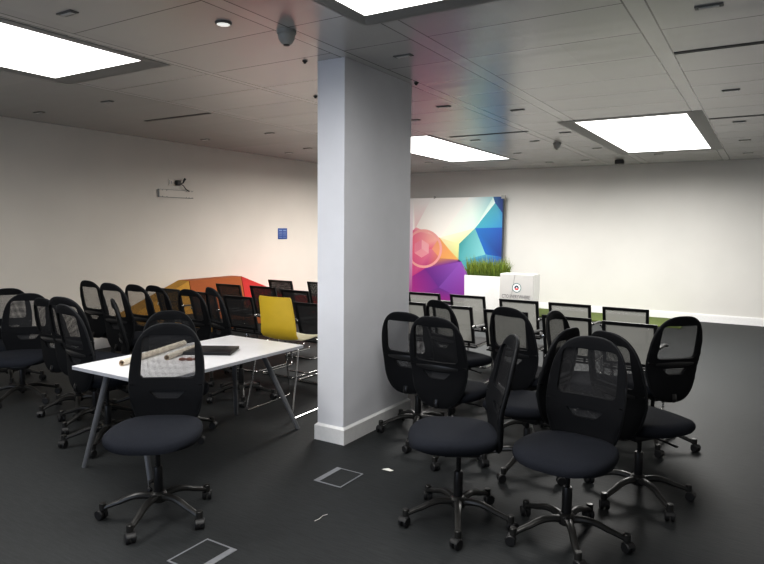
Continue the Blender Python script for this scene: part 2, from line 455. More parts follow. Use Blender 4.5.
def caster_geo(k):
    g = G(); tw = random.Random(k).uniform(-60, 60)
    for sx in (-1, 1):
        w = G().lathe([(.010, -.0105), (.024, -.0105), (.0275, -.006), (.0275, .006), (.024, .0105), (.010, .0105)], (0, 0), 18)
        w.xf(Matrix.Translation((.012, sx * .0155, .0276)) @ Matrix.Rotation(PI / 2, 4, 'X')); g.add(w.v, w.f)
    # hood: arc over the wheels
    rings = []
    for y in (-.027, -.022, .022, .027):
        r_ = .031 if abs(y) < .025 else .027
        rings.append([(.012 + r_ * math.cos(a), y, .0276 + r_ * math.sin(a)) for a in [math.radians(20 + 18 * i) for i in range(8)]] +
                     [(.012 + .022 * math.cos(a), y, .0276 + .022 * math.sin(a)) for a in [math.radians(146 - 18 * i) for i in range(8)]])
    g.loft(rings); g.lathe([(.008, .04), (.008, .06), (.006, .066)], (0, 0), 10)
    return g.xf(Matrix.Rotation(math.radians(90 + 72 * k), 4, 'Z') @ Matrix.Translation((.302, 0, 0)) @ Matrix.Rotation(math.radians(tw), 4, 'Z'))

def make_task_chair():
    t = thing('task_chair', '', 'chair')
    t['group'] = 'round-backed mesh task chairs'
    obj('base_hub', G().lathe([(.028, .085), (.040, .09), (.046, .105), (.046, .135), (.036, .146), (.027, .15)], n=20), M['leg'], t)
    for k in range(5):
        l = obj('leg', leg_geo(k), M['leg'], t); obj('caster', caster_geo(k), M['rubber'], l)
    obj('column_sleeve', G().lathe([(.020, .12), (.026, .13), (.026, .285), (.023, .292), (.016, .293)], n=16), M['plastic'], t)
    obj('gas_rod', G().lathe([(.0135, .17), (.0135, .44), (.022, .445), (.022, .46)], n=14), M['steel'], t)
    m = obj('seat_mechanism', G().box((-.075, -.11, .412), (.075, .09, .458), bev=.014).box((-.10, -.12, .452), (.10, .10, .476), bev=.008).box((-.05, -.14, .425), (.05, -.09, .452), bev=.008), M['plastic'], t)
    g = G().tube([(.07, .03, .432), (.14, .035, .428), (.20, .04, .424)], .006).tube([(.195, .04, .424), (.235, .042, .422)], [.010, .013], 8, r2=[.005, .006])
    obj('height_lever', g, M['plastic'], m)
    g = G(); P = fillet([(0, -.08, .440), (0, -.238, .444), (0, -.236, .475), (0, -.229, .50)], .08, 6); g.tube(P, .0085, 10, up=(1, 0, 0), r2=.020)
    obj('back_bracket', g, M['steel'], t)
    obj('seat', seat_shell(), M['seat'], t, 60)
    b = obj('backrest', back_shell(), M['frame'], t, 60)
    obj('mesh_panel', patch(WIN), M['mesh'], b, 60)
    obj('lumbar_mesh', patch(SLIT), M['slit'], b, 60)
    # lumbar bar across the rear face
    rings = []
    for i in range(15):
        x = -.160 + .320 * i / 14; c = back_xyz(x, .291, -.010); s_ = .55 + .45 * math.sin(PI * i / 14)
        rings.append([(c[0], c[1] + .011 * s_ * math.cos(a), c[2] + .030 * s_ * math.sin(a)) for a in [2 * PI * j / 10 for j in range(10)]])
    obj('lumbar_bar', G().loft(rings), M['plastic'], b, 60)
    # raised edge trim following the outline
    g = G(); n = len(OUT); rings = []
    for i in range(n):
        p = OUT[i]; c = Vector(back_xyz(p[0], p[1])); q = Vector((p[0], 0, p[1] - BH / 2)).normalized()
        rings.append([tuple(c + q * (.0065 * math.cos(a)) + Vector((0, .009 * math.sin(a), 0))) for a in [2 * PI * j / 8 for j in range(8)]])
    rings.append(rings[0]); obj('edge_trim', g.loft(rings, cap=False), M['rim'], b, 60)
    return t

# (x, y, rotation, lift, label) of every task chair: x, y is the foot of its gas column
A = [
 (-2.865, 2.25, 215, -.022), (-3.89, 3.22, 236, -.13), (-6.36, 4.41, 0, -.05), (-5.15, 3.84, 0, .03),
 (-5.48, 4.35, 0, -.04), (-4.665, 3.605, -34, -.08), (-5.84, 4.87, 0, -.11), (-5.01, 4.64, 0, -.085),
 (-4.22, 4.29, -22, 0), (-6.70, 3.43, 240, -.13), (-5.90, 3.13, 226, -.11), (-5.14, 3.21, 0, -.05),
 (-4.68, 3.07, 8, .005), (-4.18, 2.84, -8, 0), (-2.34, 4.37, 3, -.075), (-1.885, 4.01, 0, -.03),
 (-2.38, 5.25, -22, -.08), (-1.545, 4.73, -18, -.025), (-1.405, 3.115, 121, -.02), (-.83, 3.235, 173, -.03),
 (-.60, 4.00, -34, -.03), (-1.33, 4.07, 78, -.067), (-.685, 5.10, 45, -.05), (-1.25, 5.27, -100, -.14),
]
LA = {0: 'mesh task chair standing alone in front of the white table, facing the viewer',
 1: 'low task chair tucked against the far long edge of the white table',
 2: 'task chair with see-through back closest to the plain wall, first in the second row',
 3: 'second task chair from the plain wall end, upright mesh back overlapping its neighbour',
 4: 'task chair with brightly lit open mesh back, third along from the plain wall',
 5: 'task chair turned edge-on, its narrow back in front of two mesh backs',
 6: 'task chair in front of the yellow end of the sofa, mesh back half hidden',
 7: 'task chair in front of the burnt orange sofa panel, arched mesh back',
 8: 'task chair turned almost edge-on, narrow dark back just behind the far end of the table',
 9: 'task chair nearest the plain wall in the dark cluster, behind the one facing the viewer',
 10: 'task chair facing the viewer in the dark cluster, blue-black seat in front of its back',
 11: 'task chair in the dark cluster with a wide lit mesh strip at its side',
 12: 'task chair behind the dark cluster, only the top of its back showing',
 13: 'task chair beside the near corner of the white table, broad dark back',
 14: 'task chair whose base touches the column plinth, open mesh back against the column',
 15: 'task chair standing beside the one at the column, full oval back toward viewer',
 16: 'task chair deeper behind the column pair, among the square-backed chairs',
 17: 'task chair facing the banner with tinted mesh, in front of the podium',
 18: 'task chair turned side-on, blue-black seat nearest the column, back in profile',
 19: 'task chair in front facing the viewer, wide blue-black seat and large oval back',
 20: 'task chair directly behind the front one, back overlapped, seat jutting beyond',
 21: 'task chair turned sideways behind the front pair, back leaning and mostly hidden',
 22: 'task chair at the open floor side, mesh back showing green turf through it',
 23: 'task chair turned edge-on between square-backed chairs, only a dark peak visible'}
proto = make_task_chair()
for i, (x, y, rz, dz) in enumerate(A):
    if i == 0: continue
    dup(proto, (x, y, 0), rz, LA[i], dz)
x, y, rz, dz = A[0]
proto.location = (x, y, 0); proto.rotation_euler = (0, 0, math.radians(rz)); proto['label'] = LA[0]
for ch in kids(proto):
    if ch.name.split('.')[0] in LIFT: ch.location.z += dz
# each base stands swivelled its own way
def swivel(root, deg):
    for ch in kids(root):
        if ch.name.split('.')[0] in ('leg',): ch.rotation_euler.z = math.radians(deg)
chairs = [o for o in C.objects if o.name.split('.')[0] == 'task_chair']
SW = [-12, 30, 50, 10, 0, 25, 40, 12, 33, 5, 50, 20, 36, 8, -18, 42, 0, 10, 12, 33, 42, 20, 8, 30]
for o in chairs:
    d = [(abs(o.location.x - a[0]) + abs(o.location.y - a[1]), i) for i, a in enumerate(A)]
    swivel(o, SW[min(d)[1]])

# ------------------------------------------------------------------ square mesh-back visitor chair. front is local +Y, back lower edge at the origin line
def make_visitor_chair():
    t = thing('visitor_chair', '', 'chair'); t['group'] = 'square-backed mesh chairs in rows'
    z0, z1, hw = .475, .86, .218
    def by(z): return -.222 - .27 * (z - z0)
    def loop(h, a, b): return [(-h, by(a), a), (h, by(a), a), (h, by(b), b), (-h, by(b), b)]
    # frame: outer and inner rectangles, front and rear
    def P(x, z, o): return (x, by(z) + o, z)
    ow, iw, t_ = hw, hw - .027, .012
    outer = [(-ow, z0), (ow, z0), (ow + .004, z1), (-ow - .004, z1)]; inner = [(-iw, z0 + .024), (iw, z0 + .024), (iw + .003, z1 - .028), (-iw - .003, z1 - .028)]
    rings = [[P(x, z, t_) for x, z in inner], [P(x, z, t_) for x, z in outer], [P(x, z, -t_) for x, z in outer], [P(x, z, -t_) for x, z in inner]]
    rings.append(rings[0])
    b = obj('backrest', G().loft(rings, cap=False), M['bframe'], t, 20)
    obj('mesh_panel', G().add([P(x, z, 0) for x, z in inner], [(0, 1, 2, 3)]), M['fine_mesh'], b, 0)
    obj('seat', G().box((-.225, -.20, .415), (.225, .25, .462), bev=.022), M['bseat'], t)
    for s in (-1, 1):
        a = obj('armrest', G().tube(fillet([(s * .235, by(.665) + .0, .655), (s * .245, .02, .648), (s * .245, .10, .62)], .05), .021, 8, r2=.011), M['plastic'], t)
        g = G().box((s * .222 - .016, by(.66) - .018, .632), (s * .222 + .016, by(.66) + .02, .668), bev=.008)
        obj('arm_joint', g, M['chrome'], a)
    g = G(); r = .011
    for s in (-1, 1):
        g.tube(fillet([(s * .05, -.27, r), (s * .225, -.27, r), (s * .225, .26, r), (s * .225, .215, .435), (s * .225, -.19, .438)], .05), r, 8)
    g.tube([(-.06, -.27, r), (.06, -.27, r)], r, 8)
    obj('tube_frame', g, M['chrome'], t)
    for s in (-1, 1): obj('back_upright', G().tube(fillet([(s * .15, -.12, .42), (s * .15, by(.45) + .006, .43), (s * .15, by(.50) + .004, .50)], .03), .013, 8, r2=.009), M['bframe'], t)
    obj('seat_support', G().box((-.225, -.225, .43), (.225, -.20, .446)), M['bframe'], t)
    obj('seat_support', G().box((-.225, .17, .405), (.225, .195, .418)), M['bframe'], t)
    return t
B = [
 (-3.53, 6.70, 0), (-2.97, 6.74, 0), (-2.31, 6.64, 0), (-1.75, 6.64, 0), (-1.18, 6.60, 0),
 (-3.24, 5.78, 0), (-2.70, 5.75, 0), (-2.11, 5.70, 0), (-1.51, 5.64, 0), (-.96, 5.57, 0),
 (-6.19, 6.07, 0), (-5.05, 5.10, 0), (-5.61, 6.12, 0), (-6.05, 6.97, 0), (-4.96, 5.99, 0), (-3.97, 5.06, 0),
 (-5.38, 7.05, 0), (-6.36, 5.20, 0), (-5.70, 5.16, 0), (-4.52, 5.10, 0)]
LB = ['square-backed mesh chair in front of the purple part of the banner, beside the column',
 'square-backed mesh chair in front of the white planter, fully framed pale mesh',
 'square-backed mesh chair directly in front of the white podium lettering',
 'square-backed mesh chair in the far row, just past the podium',
 'square-backed mesh chair at the open end of the far row, by the turf mat',
 'square-backed mesh chair mostly hidden behind the column edge, second row',
 'square-backed mesh chair with cream-lit mesh behind the two task chairs at the column',
 'square-backed mesh chair showing only a thin frame beside the tinted mesh task chair',
 'square-backed mesh chair of the second row half hidden by two leaning task chairs',
 'square-backed mesh chair at the open end of the second row, large pale back',
 'small-looking square-backed chair in front of the burnt orange sofa panel',
 'square-backed chair standing behind the far end of the white table, full dark back',
 'square-backed chair in front of the red sofa panel, behind the yellow stool',
 'farthest square-backed chair above the yellow stool, against the pale wall',
 'square-backed chair between the yellow stool and the column, second from front',
 'square-backed chair in front, cut by the column, beside the yellow stool',
 'square-backed chair showing a corner beside the column, last row',
 'square-backed chair with tilted panel in front of the yellow sofa end',
 'square-backed chair behind the edge-on task chair, in front of the orange sofa seat',
 'square-backed chair hidden behind the yellow stool, only frame and chrome rods showing']
vproto = make_visitor_chair()
for i, (x, y, rz) in enumerate(B):
    yy = y + .315                      # origin sits ahead of the top edge of the back
    if i == 0: vproto.location = (x, yy, 0); vproto['label'] = LB[0]
    else: r = dup(vproto, (x, yy, 0), rz, LB[i])
    if i >= 10:                        # the chairs on the sofa side have darker mesh
        for p in [q for c in kids(r) for q in kids(c) if q.name.startswith('mesh_panel')]:
            p.material_slots[0].link = 'OBJECT'; p.material_slots[0].material = M['dark_mesh']

# ------------------------------------------------------------------ yellow counter stool with shell seat on a chrome sled frame; front is local +Y
ys_ = thing('counter_stool', 'tall chair with yellow shell back and chrome sled legs behind the white table', 'chair', (-3.63, 4.34, 0), 2)
def shell():
    g = G(); rows = []; NU = 13
    # profile from the front of the seat back and up to the top of the back: (y, z, halfwidth, thickness dir)
    prof = [(.25, .625, .17), (.22, .642, .19), (.12, .645, .205), (0, .640, .21), (-.10, .642, .212), (-.165, .66, .215), (-.20, .70, .217), (-.215, .77, .214), (-.228, .86, .208), (-.245, .95, .202), (-.260, 1.02, .197), (-.264, 1.040, .185)]
    for y, z, w in prof:
        r = []; w *= .9
        for i in range(NU):
            u = -1 + 2 * i / (NU - 1); k = .018 * u * u
            up = min(1, max(0, (z - .66) / .1))
            r.append((w * u, y + k * 1.4 * up, z + k * (1 - up)))
        rows.append(r)
    return rows
rows = shell()
def sheet(rows, th):
    g = G(); n = len(rows[0]); m_ = len(rows); top = []; bot = []
    for i in range(m_):
        a, b = Vector(rows[max(i - 1, 0)][n // 2]), Vector(rows[min(i + 1, m_ - 1)][n // 2]); t = (b - a).normalized()
        nrm = Vector((1, 0, 0)).cross(t).normalized() * th
        top += rows[i]; bot += [tuple(Vector(p) + nrm) for p in rows[i]]
    f1 = []; N_ = n * m_
    for i in range(m_ - 1):
        for j in range(n - 1):
            q = (i * n + j, i * n + j + 1, (i + 1) * n + j + 1, (i + 1) * n + j); f1.append(q); f1.append(tuple(N_ + k for k in q[::-1]))
    edge = [j for j in range(n)] + [i * n + n - 1 for i in range(1, m_)] + [(m_ - 1) * n + j for j in range(n - 2, -1, -1)] + [i * n for i in range(m_ - 2, 0, -1)]
    for k in range(len(edge)):
        a, b = edge[k], edge[(k + 1) % len(edge)]; f1.append((b, a, N_ + a, N_ + b))
    return g.add(top + bot, f1)
obj('seat', sheet(rows[:6], .012), M['cream'], ys_, 50)
obj('backrest', sheet(rows[5:], .012), M['yellow'], ys_, 50)
for s in (-1, 1):
    obj('sled_leg', G().tube(fillet([(s * .16, -.12, .628), (s * .225, -.20, .60), (s * .255, -.335, .009), (s * .255, .29, .009), (s * .215, .16, .60), (s * .15, .14, .63)], .035), .0075, 8), M['chrome'], ys_)
obj('footrest', G().tube([(-.243, .25, .26), (.243, .25, .26)], .0075).tube([(-.2, -.2, .60), (.2, -.2, .60)], .006), M['chrome'], ys_)

# ------------------------------------------------------------------ table on trestle legs
TZ = .70; tx0, tx1, ty0, ty1 = -3.94, -3.13, 2.42, 3.88
tb = thing('table', 'long white rectangular table on slanted grey trestle legs', 'table', ((tx0 + tx1) / 2, (ty0 + ty1) / 2, 0))
w, h = (tx1 - tx0) / 2, (ty1 - ty0) / 2
obj('tabletop', G().box((-w, -h, TZ - .004), (w, h, TZ)), M['white_top'], tb, 0)
obj('edge_band', G().box((-w, -h, TZ - .024), (w, h, TZ - .0041)), M['table_edge'], tb, 0)
for sy, yt, yf in ((-1, -h + .09, -h + .03), (1, h - .22, h - .0)):
    for s in (-1, 1):
        obj('leg', G().tube([(s * (w - .26), yt, TZ - .03), (s * (w - .055), yf, .0)], [.021, .017], 12), M['table_leg'], tb)
    obj('crossbar', G().box((-w + .2, yt - .02, TZ - .055), (w - .2, yt + .02, TZ - .024), bev=.006), M['table_leg'], tb)
obj('support_rail', G().box((-.02, -h + .1, TZ - .05), (.02, h - .22, TZ - .0245)), M['table_leg'], tb)

lp = thing('laptop', 'closed black laptop lying on the white table', 'laptop', (-3.53, 3.27, TZ), 30)
obj('base', G().box((-.185, -.130, .002), (.185, .130, .014), bev=.005), M['laptop'], lp)
obj('lid', G().box((-.185, -.129, .0155), (.185, .130, .024), bev=.004), M['laptop'], lp)
def roll(label, p, q, r):
    p, q = Vector(p), Vector(q); t = thing('paper_roll', label, 'paper roll', p, 0, 'rolled papers on the white table')
    d = q - p; L_ = d.length; n = 22; rings = []
    for y, rr in ((0, r), (L_, r), (L_, r * .72), (0, r * .72), (0, r)):
        rings.append([(rr * math.cos(2 * PI * j / n), y, r + rr * math.sin(2 * PI * j / n)) for j in range(n)])
    t.rotation_euler.z = math.atan2(-d.x, d.y)
    obj('sheet', G().loft(rings[:2], cap=False), M['paper'], t, 60); obj('inner_wrap', G().loft(rings[1:], cap=False), M['paper_in'], t, 60)
    obj('loose_edge', G().tube([(r * .98, 0, r * 1.1), (r * .98, L_, r * 1.1)], .0025, 6), M['paper'], t)
roll('cream paper roll whose open end points to the near corner of the table', (-3.66, 2.60, TZ), (-3.90, 3.34, TZ), .021)
roll('shorter paper roll lying beside the longer one, behind the near chair mesh', (-3.56, 2.89, TZ), (-3.72, 3.30, TZ), .020)
g = G(); rnd = random.Random(3)
for k in range(3):
    cx, cy = -.05 + .05 * k, rnd.uniform(-.01, .012); n = 12; rings = []
    for z, s_ in ((.0005, .7), (.006, 1.), (.013, .9), (.019, .45)):
        rings.append([(cx + s_ * rnd.uniform(.022, .032) * math.cos(2 * PI * j / n), cy + s_ * rnd.uniform(.016, .026) * math.sin(2 * PI * j / n), z) for j in range(n)])
    g.loft(rings)
wr = obj('wrapper', g, M['brown'], None, 20); wr.location = (-3.43, 2.98, TZ); wr.rotation_euler.z = .6
tag(wr, 'crumpled reddish-brown wrapper on the white table', 'wrapper')

# ------------------------------------------------------------------ modular sofa along the plain wall: sloping yellow end, tall orange middle, sloping red end
sf = thing('modular_sofa', 'yellow, burnt orange and red faceted modular sofa against the plain wall', 'sofa', (-7.12, 7.0, 0))
def slab(poly, x0, x1, x1t):
    """upright pad: outline in (y, z), from x0 (wall side) to x1 at the foot / x1t at its top"""
    n = len(poly); zt = max(p[1] for p in poly); a = [(x0, y, z) for y, z in poly]
    b = [(x1 + (x1t - x1) * z / zt, y, z) for y, z in poly]
    return G().loft([a, b])
for nm, m_, poly, seat in (
  ('yellow_back', 'sofa_y', [(-1.75, .10), (-.66, .10), (-.66, .83), (-1.75, .42)], (-1.75, -.66)),
  ('orange_back', 'sofa_o', [(-.65, .10), (.42, .10), (.42, .83), (-.65, .83)], (-.65, .42)),
  ('red_back', 'sofa_r', [(.43, .10), (2.25, .10), (2.25, .33), (1.30, .50), (.43, .83)], (.43, 2.25))):
    b = obj(nm, slab(poly, -.38, .02, -.16), M[m_], sf, 20)
    c = obj('seat_cushion', G().box((.0, seat[0], .12), (.42, seat[1], .37), bev=.04), M[m_], b)
obj('plinth', G().box((-.34, -1.72, 0), (.38, 2.22, .11)), M['sofa_b'], sf, 0)

# ------------------------------------------------------------------ banner, planter, podium, turf mat
BX0, BX1, BY, BT = -6.95, -4.67, 12.35, 2.30
BA = -6.80                                # where the visible artwork starts
bn = thing('backdrop_banner', 'large backdrop banner printed with multicoloured geometric facets', 'banner', ((BX0 + BX1) / 2, BY, 0), 0)
def bp(px, py):                        # print layout given on the picture grid of the artwork
    return ((px - 411) / (503 - 411) * (BX1 - BA) + BA - (BX0 + BX1) / 2, BT - (py - 197) / (303 - 197) * (BT - .06))
g = G(); cols = []
def facet(pts, c, y=-.022):
    vs = [(bp(*p)[0], y, bp(*p)[1]) for p in pts]; n = len(pts)
    g.add(vs, [tuple(range(n))]); cc = c if isinstance(c[0], (list, tuple)) else [c] * n
    cols.append(cc)
W_ = (1, 1, .98); PK = (.80, .16, .26); LP_ = (.86, .45, .50); PU = (.17, .04, .32); MG = (.42, .03, .30); OR = (.85, .40, .14); YE = (.85, .88, .45); TE = (.05, .38, .45); BL = (.02, .10, .42); NV = (.015, .03, .20); LG = (.40, .70, .55); VI = (.30, .10, .48)
facet([(405, 197), (411, 197), (411, 303), (405, 303)], [W_, W_, MG, MG])
facet([(411, 197), (431, 197), (414.5, 227.5), (411, 231)], [W_, W_, (.85, .62, .62), W_])
facet([(431, 197), (470, 197), (440, 238), (414.5, 227.5)], [W_, (1, 1, .97), (1, .97, .90), (.92, .85, .80)])
facet([(470, 197), (493, 197), (476, 228), (440, 238)], [(.95, 1, .98), (.35, .62, .66), (.72, .92, .80), (1, 1, .9)])
facet([(493, 197), (503, 197), (503, 214), (495, 203)], [(.05, .16, .34), NV, NV, (.03, .08, .35)])
facet([(493, 197), (495, 203), (476, 228)], [(.6, .8, .78), (.75, .92, .88), (.8, .95, .85)])
facet([(495, 203), (503, 214), (503, 227), (476, 228)], [(.10, .42, .50), (.03, .20, .45), (.04, .25, .52), (.08, .45, .55)])
facet([(476, 228), (503, 227), (503, 256), (487, 254)], [(.03, .20, .55), BL, NV, (.02, .15, .50)])
facet([(440, 238), (476, 228), (460.5, 244)], [(.98, .97, .80), (.80, .92, .62), YE])
facet([(476, 228), (487, 254), (460, 262), (460.5, 244)], [(.16, .48, .50), (.25, .58, .60), (.10, .42, .45), (.06, .34, .36)])
facet([(487, 254), (503, 256), (503, 275), (470, 275), (463, 262), (460, 262)], [(.08, .35, .5), BL, NV, (.10, .30, .40), (.10, .42, .45), (.10, .42, .45)])
facet([(440, 238), (460.5, 244), (460, 260), (450, 250)], [(.95, .85, .55), YE, (.62, .66, .25), (.88, .62, .25)])
facet([(414.5, 227.5), (440, 238), (432, 250), (411, 252), (411, 231)], [LP_, (.90, .52, .42), PK, PK, (.78, .18, .30)])
facet([(440, 238), (450, 250), (460, 260), (441, 259.5), (432, 250)], [OR, OR, (.78, .46, .14), OR, (.85, .35, .25)])
facet([(411, 252), (432, 250), (441, 259.5), (425, 271), (411, 280)], [PK, (.78, .24, .32), (.72, .24, .14), (.55, .05, .25), (.62, .06, .28)])
facet([(441, 259.5), (460, 260), (463, 262), (425, 271)], [(.66, .28, .12), (.58, .22, .12), PU, (.32, .04, .28)])
facet([(425, 271), (463, 262), (440, 290)], [(.20, .03, .30), VI, PU])
facet([(463, 262), (470, 275), (472, 303), (440, 290)], [VI, (.36, .10, .52), (.30, .04, .36), (.26, .08, .46)])
facet([(411, 280), (425, 271), (440, 290), (411, 303)], [MG, (.24, .03, .30), (.22, .04, .34), (.48, .04, .30)])
facet([(411, 303), (440, 290), (472, 303)], [(.46, .03, .28), PU, (.34, .04, .36)])
facet([(470, 275), (503, 275), (503, 303), (472, 303)], [VI, NV, NV, (.30, .04, .36)])
# hexagon and ring printed over the pink facets
hx = [(421 + 9 * math.cos(math.radians(a)), 250 + 9.6 * math.sin(math.radians(a))) for a in range(30, 390, 60)]
for i in range(0, 6, 2):
    facet([(421, 250), hx[i], hx[(i + 1) % 6], hx[(i + 2) % 6]], [((.86, .36, .42), (.80, .26, .36), (.88, .44, .48))[i // 2]] * 4, -.0235)
for i in range(36):
    a, b = 2 * PI * i / 36, 2 * PI * (i + 1) / 36
    def rp(r, an): return (max(411, 423 + r * math.cos(an)), 250 + r * 1.02 * math.sin(an))
    facet([rp(17.5, a), rp(20, a), rp(20, b), rp(17.5, b)], (.86, .42, .40), -.023)
bf = obj('printed_fabric', g, M['print'], bn, 0)
ca = bf.data.color_attributes.new('Col', 'FLOAT_COLOR', 'CORNER'); k = 0
for cc, p in zip(cols, bf.data.polygons):
    for j, li in enumerate(p.loop_indices): ca.data[li].color = (*cc[j], 1)
hw_ = (BX1 - BX0) / 2
g = G().box((-hw_, -.02, .04), (hw_, .0, BT)); obj('backing', g, M['white_box'], bn, 0)
g = G()
for x in (-hw_ - .006, hw_ - .018): g.box((x, -.0285, .02), (x + .024, .012, BT + .012))
obj('side_edge', g, M['ink_navy'], bn, 0)
g = G()
for x in (-hw_ + .3, hw_ - .3): g.tube([(x, .0, .02), (x, .16, .02)], .015).tube([(x, .0, .02), (x, -.12, .02)], .015).tube([(x, .012, .02), (x, .012, BT - .1)], .012)
obj('stand', g, M['alu'], bn)
obj('clip', G().box((-.47, -.032, BT - .015), (-.44, .012, BT + .035)).box((hw_ - .05, -.032, BT - .04), (hw_ + .03, .012, BT + .03)), M['grey_plastic'], bn, 0)

PX0, PX1, PY0, PY1, PZ = -5.10, -4.26, 11.40, 11.82, .715
pl = thing('planter', 'tall white rectangular planter full of green grass before the banner', 'planter', ((PX0 + PX1) / 2, (PY0 + PY1) / 2, 0))
w, h = (PX1 - PX0) / 2, (PY1 - PY0) / 2
def rr(a, b, z): return [(-a, -b, z), (a, -b, z), (a, b, z), (-a, b, z)]
obj('trough', G().loft([rr(w * .98, h * .98, 0), rr(w, h, PZ), rr(w - .03, h - .03, PZ), rr(w - .03, h - .03, PZ - .06)]), M['white_box'], pl, 0)
obj('soil', G().box((-w + .031, -h + .031, PZ - .055), (w - .031, h - .031, PZ - .035)), M['soil'], pl, 0)
g = G(); rnd = random.Random(11); gc = []
for i in range(1500):
    x, y = rnd.uniform(-w + .03, w - .03), rnd.uniform(-h + .03, h - .03); H = rnd.uniform(.14, .34) + .16 * rnd.random() ** 3; a = rnd.uniform(0, 2 * PI)
    ox, oy = rnd.gauss(0, .045) + .10 * (x / w) * rnd.random(), rnd.gauss(0, .05) + .05 * y / h; wd = rnd.uniform(.004, .008); dx, dy = wd * math.cos(a), wd * math.sin(a); z = PZ - .04
    g.add([(x - dx, y - dy, z), (x + dx, y + dy, z), (x + dx * .8 + ox * .4, y + dy * .8 + oy * .4, z + H * .6), (x - dx * .8 + ox * .4, y - dy * .8 + oy * .4, z + H * .6), (x + ox, y + oy, z + H)], [(0, 1, 2, 3), (3, 2, 4)])
    c = rnd.uniform(.6, 1.25); yy = rnd.random(); base = (.035 * c, .075 * c, .008); tip = ((.11 + .11 * yy) * c, (.19 + .07 * yy) * c, .03 * c)
    gc += [[base, base, tip, tip], [tip, tip, tip]]
gr = obj('grass', g, M['grass'], pl, 0)
ca = gr.data.color_attributes.new('Col', 'FLOAT_COLOR', 'CORNER')
for cc, p in zip(gc, gr.data.polygons):
    for j, li in enumerate(p.loop_indices): ca.data[li].color = (*cc[j], 1)

QX0, QX1, QY0, QY1, QZ = -4.20, -3.56, 11.0, 11.36, .81
pd = thing('podium', 'white box podium with round emblem and lettering, beside the grass planter', 'podium', ((QX0 + QX1) / 2, QY0, 0))
w = (QX1 - QX0) / 2; d_ = QY1 - QY0
obj('body', G().box((-w, .004, 0), (w, d_, QZ)), M['white_box'], pd, 0)
fr = obj('front_panel', G().box((-w + .002, -.004, .0), (w - .002, .0035, QZ - .006)), M['podium_front'], pd, 0)
def disc(cx, cz, r, y, a0=0, a1=360, n=28, r0=0.):
    g = G(); P = [math.radians(a0 + (a1 - a0) * i / n) for i in range(n + 1)]
    vs = [(cx + r * math.cos(a), y, cz + r * math.sin(a)) for a in P] + [(cx + r0 * math.cos(a), y, cz + r0 * math.sin(a)) for a in P]
    return g.add(vs, [(i, i + 1, n + 2 + i, n + 1 + i) for i in range(n)])
ex, ez = .008, .562
obj('emblem_ring', disc(ex, ez, .088, -.006, r0=.072), M['ink_teal'], fr, 0)
obj('emblem_disc', disc(ex, ez, .0775, -.0055), M['white_box'], fr, 0)
g = disc(ex, ez, .043, -.0065, 35, 200, r0=.014); obj('emblem_upper_arc', g, M['ink_navy'], fr, 0)
obj('emblem_side_arc', disc(ex, ez, .043, -.0065, -20, 28, r0=.014), M['ink'], fr, 0)
obj('emblem_lower_arc', disc(ex, ez, .045, -.0065, 205, 335, r0=.012), M['ink_red'], fr, 0)
obj('hairline', G().tube([(-.03, -.006, QZ - .01), (-.045, -.006, .70), (-.09, -.006, .40)], .0022, 6), M['ink'], fr)
cu = bpy.data.curves.new('lettering_curve', 'FONT'); cu.body = 'CTO EVERYWHERE'; cu.size = .092; cu.align_x = 'CENTER'; cu.extrude = .0005
tmp = bpy.data.objects.new('lettering_tmp', cu); C.objects.link(tmp)
bpy.context.view_layer.update()
me = bpy.data.meshes.new_from_object(tmp.evaluated_get(bpy.context.evaluated_depsgraph_get())); bpy.data.objects.remove(tmp); bpy.data.curves.remove(cu)
me.materials.clear(); me.materials.append(M['ink'])
wd = max(v.co.x for v in me.vertices) - min(v.co.x for v in me.vertices)
me.transform(Matrix.Scale(.53 / wd, 4, (1, 0, 0)))
lt = bpy.data.objects.new('lettering', me); C.objects.link(lt); lt.parent = fr; lt.rotation_euler = (PI / 2, 0, 0); lt.location = (-.005, -.0062, .365)

tm = obj('turf_mat', G().box((-3.95, 11.42, .001), (-1.15, 12.5, .022)), M['turf'], None, 0)
tag(tm, 'flat green artificial turf mat on the carpet along the back wall', 'mat')

# ------------------------------------------------------------------ wall fittings on the plain wall (faces +X)
def wall_box(g, y0, z0, y1, z1, t=.006, x=0.): return g.box((x, y0, z0), (x + t, y1, z1))
mp_ = thing('mounting_plate', 'flat white mounting plate with screw holes below the cable outlet', 'bracket', (XL, 6.33, 2.115))
obj('plate', wall_box(G(), -.32, -.055, .32, .055, .012), M['wall_left'], mp_, 0)
for y in (-.30, -.25, -.17, .19, .24, .30):
    for z in (-.045, .045):
        s = obj('screw', G().lathe([(.007, 0), (.007, .004), (.003, .005)], n=8).xf(Matrix.Translation((.012, y, z)) @ Matrix.Rotation(PI / 2, 4, 'Y')), M['grey_plastic'], mp_)
obj('end_lip', wall_box(G(), -.322, -.055, -.312, .055, .03), M['grey_plastic'], mp_, 0)
obj('lower_lip', wall_box(G(), -.32, -.058, .32, -.052, .018).box((0, -.32, .053), (.016, .32, .057)), M['fit_rim'], mp_, 0)
ou = thing('wall_outlet', 'small wall outlet with faceplate above the mounting plate', 'outlet', (XL, 6.26, 2.28))
obj('faceplate', G().box((0, -.06, -.045), (.01, .045, .045), bev=.004), M['wall_left'], ou)
obj('socket', G().box((.01, -.05, -.03), (.012, -.04, .03)).box((.01, -.02, -.018), (.013, .0, .018)), M['grey_plastic'], ou, 0)
cb = thing('cable_plug', 'black plug with two short dangling cables beside the wall outlet', 'cable', (XL, 6.36, 2.28))
obj('plug', G().box((0, -.04, -.04), (.05, .035, .035), bev=.01), M['dark_fit'], cb)
obj('upright_connector', G().tube([(.04, .03, -.01), (.05, .07, .0), (.05, .085, .03), (.05, .11, .065)], [.008, .009, .014, .018], 8), M['dark_fit'], cb)
